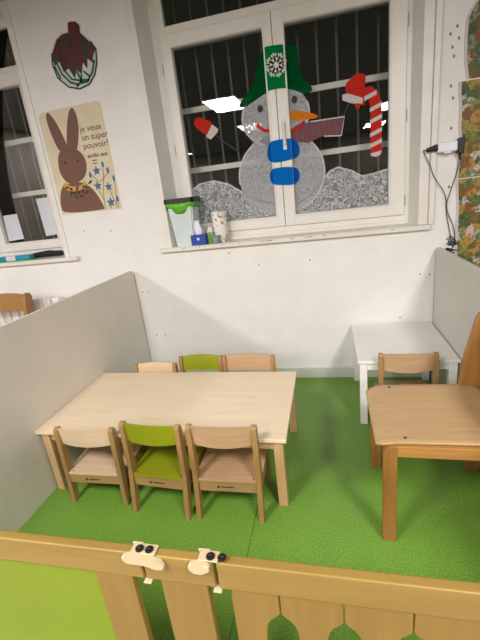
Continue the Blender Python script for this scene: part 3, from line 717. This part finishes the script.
# ------------------------------------------------------------------ small chairs
def small_chair(name, label, cat, W, HH, seatm, backm, loc, rz, group, frame=BEECH, kick=0):
    t = thing(name, label, cat, loc, rz, group)
    hw = W/2; k = HH/.54; th = .028
    prof = [(-.205+kick, 0), (-.158+kick, 0), (-.106, .25*k), (-.106, .51*k)]
    top = [(-.129+.021*math.cos(a), .53*k+.021*math.sin(a)) for a in (0, .6, 1.2, 1.8, 2.4, 3.0)]
    prof = prof+top+[(-.150, .51*k), (-.158, .25*k)]
    for s in (-1, 1):
        x0, x1 = (-hw, -hw+th) if s < 0 else (hw-th, hw)
        p = obj('back_post', prism(prof, x0, x1, 'x', .004), frame, t)
        xs = -hw if s < 0 else hw
        for z in (.455, .512):
            bb = tube([(xs-.0008, -.130, z*k), (xs+.0008, -.130, z*k)], .004, 8)
            obj('screw', bb, plain('screw_dark', (70, 56, 44), .5) if 'screw_dark' not in bpy.data.materials else bpy.data.materials['screw_dark'], p)
        obj('leg', prism([(.105, 0), (.145, 0), (.148, .215*k), (.100, .215*k)], x0, x1, 'x', .004), frame, t)
        obj('side_rail', box(x0+.004, x1-.004, -.128, .112, .16*k, .214*k, .003), frame, t)
    # seat: slightly dished board with rounded front corners
    sp = [(-hw+th+.001, -.158), (hw-th-.001, -.158), (hw-th-.001, -.112), (hw-.004, -.10), (hw-.004, .12), (hw-.03, .155), (-hw+.03, .155), (-hw+.004, .12), (-hw+.004, -.10), (-hw+th+.001, -.112)]
    obj('seat', prism(sp, .2155*k, .2275*k, 'z', .002), seatm, t)
    for x in (-hw+.045, hw-.045):
        obj('seat_screw', lathe([(.005, .2268*k), (.005, .2283*k)], x, -.135, 8), INK, t)
    rr = obj('rear_rail', box(-hw+th, hw-th, -.155, -.133, .152*k, .214*k, .002), BEECHX, t)
    mk = box(-.035, .035, -.1558, -.1548, .182*k-.003, .182*k+.004); disc(-.052, .182*k, .008, -.1558, -.1548, 10, bm=mk)
    obj('maker_mark', mk, INK, rr)
    obj('front_rail', box(-hw+th, hw-th, .115, .135, .16*k, .214*k, .002), BEECHX, t)
    # curved back panel
    b = bmesh.new(); n = 14; rows = []
    for i in range(n+1):
        u = -1+2*i/n; x = u*(hw-th*.9)
        bul = -.022*(1-u*u); yb = -.131+bul
        zt = (.543+.007*math.cos(u*PI/2))*k; zb = .432*k-.010*(1-u*u)*k
        # board leans with the post
        y_t, y_b = yb-.004, yb+.006
        rows.append([b.verts.new((x, y_t+.006, zt)), b.verts.new((x, y_t-.006, zt)), b.verts.new((x, y_b-.006, zb)), b.verts.new((x, y_b+.006, zb))])
    for i in range(n):
        for j in range(4): b.faces.new((rows[i][j], rows[i][(j+1) % 4], rows[i+1][(j+1) % 4], rows[i+1][j]))
    b.faces.new(rows[0]); b.faces.new(rows[-1][::-1])
    obj('backrest', b, backm, t)
    return t
G1 = 'small chairs around the long table'
small_chair('child_chair', 'pale small chair at the table front, leftmost beside the grey partition', 'chair', .385, .513, PALE, PALE, (.374, -1.514, 0), .02, G1, BEECH, .035)
small_chair('child_chair', 'small chair with lime green seat and back, table front middle', 'chair', .368, .562, GREENL, GREENL, (.817, -1.526, 0), -.06, G1)
small_chair('child_chair', 'natural wood small chair at the table front, right of the green one', 'chair', .385, .562, NATS, NATS, (1.215, -1.524, 0), .02, G1)
small_chair('child_chair', 'pale small chair behind the table, only its low backrest showing, leftmost', 'chair', .358, .513, PALE, PALE, (.438, -.903, 0), PI, G1)
small_chair('child_chair', 'lime green backed chair behind the table, between pale and natural chairs', 'chair', .352, .542, GREENL, GREENL, (.799, -.84, 0), PI, G1)
small_chair('child_chair', 'natural wood backed chair behind the table at its right end', 'chair', .405, .54, NATS, NATS, (1.182, -.84, 0), PI, G1)
small_chair('child_chair', 'natural wood small chair tucked under the white table', 'chair', .37, .59, NATS, NATS, (2.29, -.70, 0), 0, None)

# ------------------------------------------------------------------ adult chairs (facing +Y locally)
def adult_chair(label, loc, rz, s=1.0):
    t = thing('wooden_chair', label, 'chair', loc, rz)
    hw = .285; th = .036
    post = [(-.33, 0), (-.262, 0), (-.198, .46), (-.190, .54), (-.216, .75), (-.256, .955), (-.270, .985), (-.305, 1.0), (-.335, .993), (-.352, .965), (-.325, .75), (-.30, .54), (-.298, .46)]
    post = [(y, z*s) for y, z in post]
    for sd in (-1, 1):
        x0, x1 = (-hw, -hw+th) if sd < 0 else (hw-th, hw)
        obj('back_post', prism(post, x0, x1, 'x', .006, 3), CHF, t)
        arc = [(.222+.048*math.cos(a), .506+.048*math.sin(a)) for a in (0, .4, .8, 1.2, 1.57)]
        fl = [(.208, 0), (.270, 0)]+arc+[(.208, .554)]
        obj('leg', prism(fl, x0, x1, 'x', .004, 2), CHF, t)
        obj('side_rail', prism([(.210, .498), (.210, .554), (-.21, .554), (-.21, .495)], x0+.0005, x1-.0005, 'x', .004, 2), CHFY, t)
    # seat: plywood shell with waterfall front and cut corners at the posts
    b = bmesh.new(); nx, ny = 16, 18; top = {}
    def shape(u, v):
        hwid = .270
        y = -.285+v*.585
        # corner rounding at front, chamfer at back
        w = hwid
        if y > .23: w = hwid-.028*(1-math.sqrt(max(0, 1-((y-.23)/.07)**2)))
        if y < -.262: w = hwid-(-.262-y)*1.6
        z = .571-.006*math.cos(u*PI*.5)+.003*math.cos(v*PI)
        if y > .20: z -= .030*((y-.20)/.10)**2
        return Vector((u*w, y, z))
    g = [[b.verts.new(shape(-1+2*i/nx, j/ny)) for j in range(ny+1)] for i in range(nx+1)]
    for i in range(nx):
        for j in range(ny): b.faces.new((g[i][j], g[i+1][j], g[i+1][j+1], g[i][j+1]))
    so = obj('seat', b, CHS, t, True)
    md = so.modifiers.new('s', 'SOLIDIFY'); md.thickness = .012; md.offset = -1
    so.modifiers.new('b', 'BEVEL').width = .003
    for x in (-.235, .235):
        for y in (-.235, .17): obj('seat_screw', lathe([(.006, .566), (.006, .5715)], x, y, 8), INK, t)
    obj('cross_rail', box(-hw+th, hw-th, .205, .225, .48, .525, .003), CHFX, t)
    obj('cross_rail', box(-hw+th, hw-th, -.245, -.225, .47, .52, .003), CHFX, t)
    b = bmesh.new(); n = 18; rows = []
    for i in range(n+1):
        u = -1+2*i/n; x = u*(hw-.030)
        yb = -.285-.030*(1-u*u)
        zt = (.985+.018*(1-u*u)-.03*max(0, abs(u)-.9)*10*.6)*s; zb = (.845+.0*u)*s+.02*max(0, abs(u)-.9)*10*.6
        rows.append([b.verts.new((x, yb-.012+.007, zt)), b.verts.new((x, yb-.012-.007, zt)), b.verts.new((x, yb+.012-.007, zb)), b.verts.new((x, yb+.012+.007, zb))])
    for i in range(n):
        for j in range(4): b.faces.new((rows[i][j], rows[i][(j+1) % 4], rows[i+1][(j+1) % 4], rows[i+1][j]))
    b.faces.new(rows[0]); b.faces.new(rows[-1][::-1])
    obj('backrest', b, CHFX, t)
    return t
CHFY = wood('adult_side_rail', (178, 130, 70), 1, .38, .16)
adult_chair('large beech chair in the right foreground with broad tan seat', (2.283, -1.478, 0), PI/2)
adult_chair('brown wooden chair behind the left partition, before the radiator', (-1.262, -.62, 0), PI, 1.06)

# ------------------------------------------------------------------ gate in front
GY0, GY1 = -2.712, -2.688     # front and back face of the rails
GZ0, GZ1 = .868, .945
def gate(name, lb, x):
    return thing(name, lb, 'gate', (x, -2.70, 0), 0, 'sections of the low wooden gate')
gl = gate('gate', 'low beech gate section with lime green infill at bottom left', 0.6)
def gb_(t, x0, x1, y0, y1, z0, z1, nm, m, bev=.004):
    ox = t.location.x
    return obj(nm, box(x0-ox, x1-ox, y0+2.70, y1+2.70, z0, z1, bev, 3), m, t)
gb_(gl, .03, 1.356, GY0, GY1, GZ0, GZ1, 'top_rail', GATE)
gb_(gl, .03, 1.356, GY0, GY1, .06, .13, 'bottom_rail', GATE)
gb_(gl, 1.222, 1.322, GY0+.003, GY1-.002, .13, GZ0, 'stile', GATEZ, .003)
gb_(gl, .03, .13, GY0+.003, GY1-.002, .13, GZ0, 'stile', GATEZ, .003)
gb_(gl, .128, 1.2225, -2.704, -2.695, .13, GZ0, 'infill_panel', GPAN, .001)
for x in (.05, 1.25): gb_(gl, x, x+.05, GY0+.002, GY1-.002, 0, .062, 'foot', GATEZ, .003)
gm = gate('gate_post', 'short beech rail on a single post between two cream clamps', 1.45)
gb_(gm, 1.362, 1.532, GY0, GY1, GZ0, GZ1-.001, 'top_rail', GATE)
gb_(gm, 1.395, 1.510, GY0+.003, GY1-.002, 0, GZ0, 'post', GATEZ, .003)
gr = gate('picket_gate', 'low beech picket gate with leaf-shaped gaps at bottom right', 2.05)
gb_(gr, 1.540, 2.632, GY0, GY1, GZ0-.002, GZ1-.002, 'top_rail', GATE)
gb_(gr, 1.563, 2.632, GY0, GY1, .06, .13, 'bottom_rail', GATE)
edges = [1.563, 1.672, 1.808, 1.945, 2.082, 2.219, 2.356, 2.493, 2.63]
for i in range(len(edges)-1):
    x0, x1 = edges[i]+.0012, edges[i+1]-.0012
    lw = [(0, .866), (0, .805), (.009, .800), (.022, .789), (.032, .773), (.037, .752), (.038, .70), (.038, .34), (.030, .30), (.018, .27), (.0, .25), (0, .13)]
    L = [(x0+(a if i else 0), z) for a, z in lw]; R = [(x1-(a if i < len(edges)-2 else 0), z) for a, z in lw]
    pts = [(x-2.05, z) for x, z in (L+R[::-1])]
    # drop duplicate neighbours
    q = [p for j, p in enumerate(pts) if p != pts[j-1]]
    obj('picket', prism(q, GY0+.004+2.70, GY1-.004+2.70, 'y', .002, 1), GATEZ, gr)
for x in (1.60, 2.56): gb_(gr, x, x+.04, GY0+.002, GY1-.002, 0, .062, 'foot', GATEZ, .003)
# clamps
KNG = plain('knob_grey', (70, 62, 60), .4)
def clamp(lb, x, x0, x1, knobs, lev, lip):
    t = thing('gate_clamp', lb, 'clamp', (x, -2.70, .945), 0, 'cream clamps joining the gate rails')
    sb = box(x0-x, x1-x, -.0135, .013, .0005, .0045, .0015); box(x0-x-.006, x0-x+.022, .0125, .017, -.05, .004, .0015, bm=sb)
    obj('saddle', sb, CREAM, t)
    lv = [(p[0]-x, p[1]-.950) for p in smoothpoly(lev, 2)]
    obj('lever', prism(lv, -.026, -.0125, 'y', .004, 3), CREAM, t)
    obj('hook', box(lip-x-.009, lip-x+.010, -.019, .012, -.083, -.0785, .001), CREAM, t)
    for kx in knobs:
        k = obj('knob', lathe([(.0085, .0043), (.0098, .0055), (.0095, .0085), (.006, .0095)], kx-x, -.0035, 16), BLACK, t, False)
        obj('knob_slot', box(kx-x-.005, kx-x+.005, -.0045, -.0025, .0093, .0100), KNG, k)
clamp('cream plastic clamp with long curved lever on the left gate joint', 1.362, 1.336, 1.398, (1.357, 1.381), [(1.319, .952), (1.336, .956), (1.39, .951), (1.419, .941), (1.423, .929), (1.414, .920), (1.396, .925), (1.375, .933), (1.33, .932), (1.318, .938)], 1.366)
clamp('cream plastic clamp with short lever on the right gate joint', 1.532, 1.500, 1.546, (1.528, 1.5545), [(1.482, .951), (1.493, .953), (1.528, .953), (1.530, .942), (1.524, .929), (1.505, .926), (1.484, .928), (1.478, .938)], 1.536)

# ------------------------------------------------------------------ ceiling lights
def emis(name, c, s):
    m = bpy.data.materials.new(name); m.use_nodes = True; nt = m.node_tree; nt.nodes.clear()
    o = nt.nodes.new('ShaderNodeOutputMaterial'); e = nt.nodes.new('ShaderNodeEmission')
    e.inputs[0].default_value = c; e.inputs[1].default_value = s
    nt.links.new(e.outputs[0], o.inputs[0]); return m
LED = emis('led_diffuser', (1, .93, .97, 1), 4)
for x in (-3.2, 0, 3.4):
    for y in (-4.3, -7.3, -10.3):
        t = thing('ceiling_light', 'rectangular white LED ceiling panel', 'ceiling light', (x, y, RZ-.03), 0, 'LED panels in the ceiling grid')
        obj('frame', frame_ring(-.33, .33, -.6, .6, .03, 0, .03), TRIMW, t)
        f = t.children[-1]; f.rotation_euler = (-PI/2, 0, 0); f.location = (0, 0, .03)
        obj('diffuser', box(-.30, .30, -.57, .57, .005, .012), LED, t)
        la = bpy.data.lights.new('panel_lamp', 'AREA'); la.shape = 'RECTANGLE'; la.size = .6; la.size_y = 1.14  # area light added under the diffuser carries the panel's output; no louvres
        la.energy = 150; la.color = (1, .945, .94)
        lo = bpy.data.objects.new('lamp', la); C.objects.link(lo); lo.parent = t; lo.location = (0, 0, .002)

# ------------------------------------------------------------------ world, camera, view
w = bpy.data.worlds.new('World'); bpy.context.scene.world = w; w.use_nodes = True
bg = w.node_tree.nodes['Background']; bg.inputs[0].default_value = (.006, .008, .005, 1); bg.inputs[1].default_value = .6

f, cx, cy, cz, p, ya, r = 378.8855, 1.8055, -3.2896, 1.6892, -.3113, -.2474, -.118
fw = Vector((math.sin(ya)*math.cos(p), math.cos(ya)*math.cos(p), math.sin(p)))
rt = fw.cross(Vector((0, 0, 1))).normalized(); up = rt.cross(fw)
c_, s_ = math.cos(r), math.sin(r)
X = c_*rt+s_*up; Y = -s_*rt+c_*up; Z = -fw
cam = bpy.data.cameras.new('camera'); co = bpy.data.objects.new('camera', cam); C.objects.link(co)
co.matrix_world = Matrix(((X.x, Y.x, Z.x, cx), (X.y, Y.y, Z.y, cy), (X.z, Y.z, Z.z, cz), (0, 0, 0, 1)))
cam.sensor_fit = 'HORIZONTAL'; cam.sensor_width = 36; cam.lens = f*36/480; cam.clip_start = .02
bpy.context.scene.camera = co
vs = bpy.context.scene.view_settings
vs.view_transform = 'Standard'; vs.look = 'None'; vs.gamma = 1; vs.exposure = 0.0; vs.use_curve_mapping = False
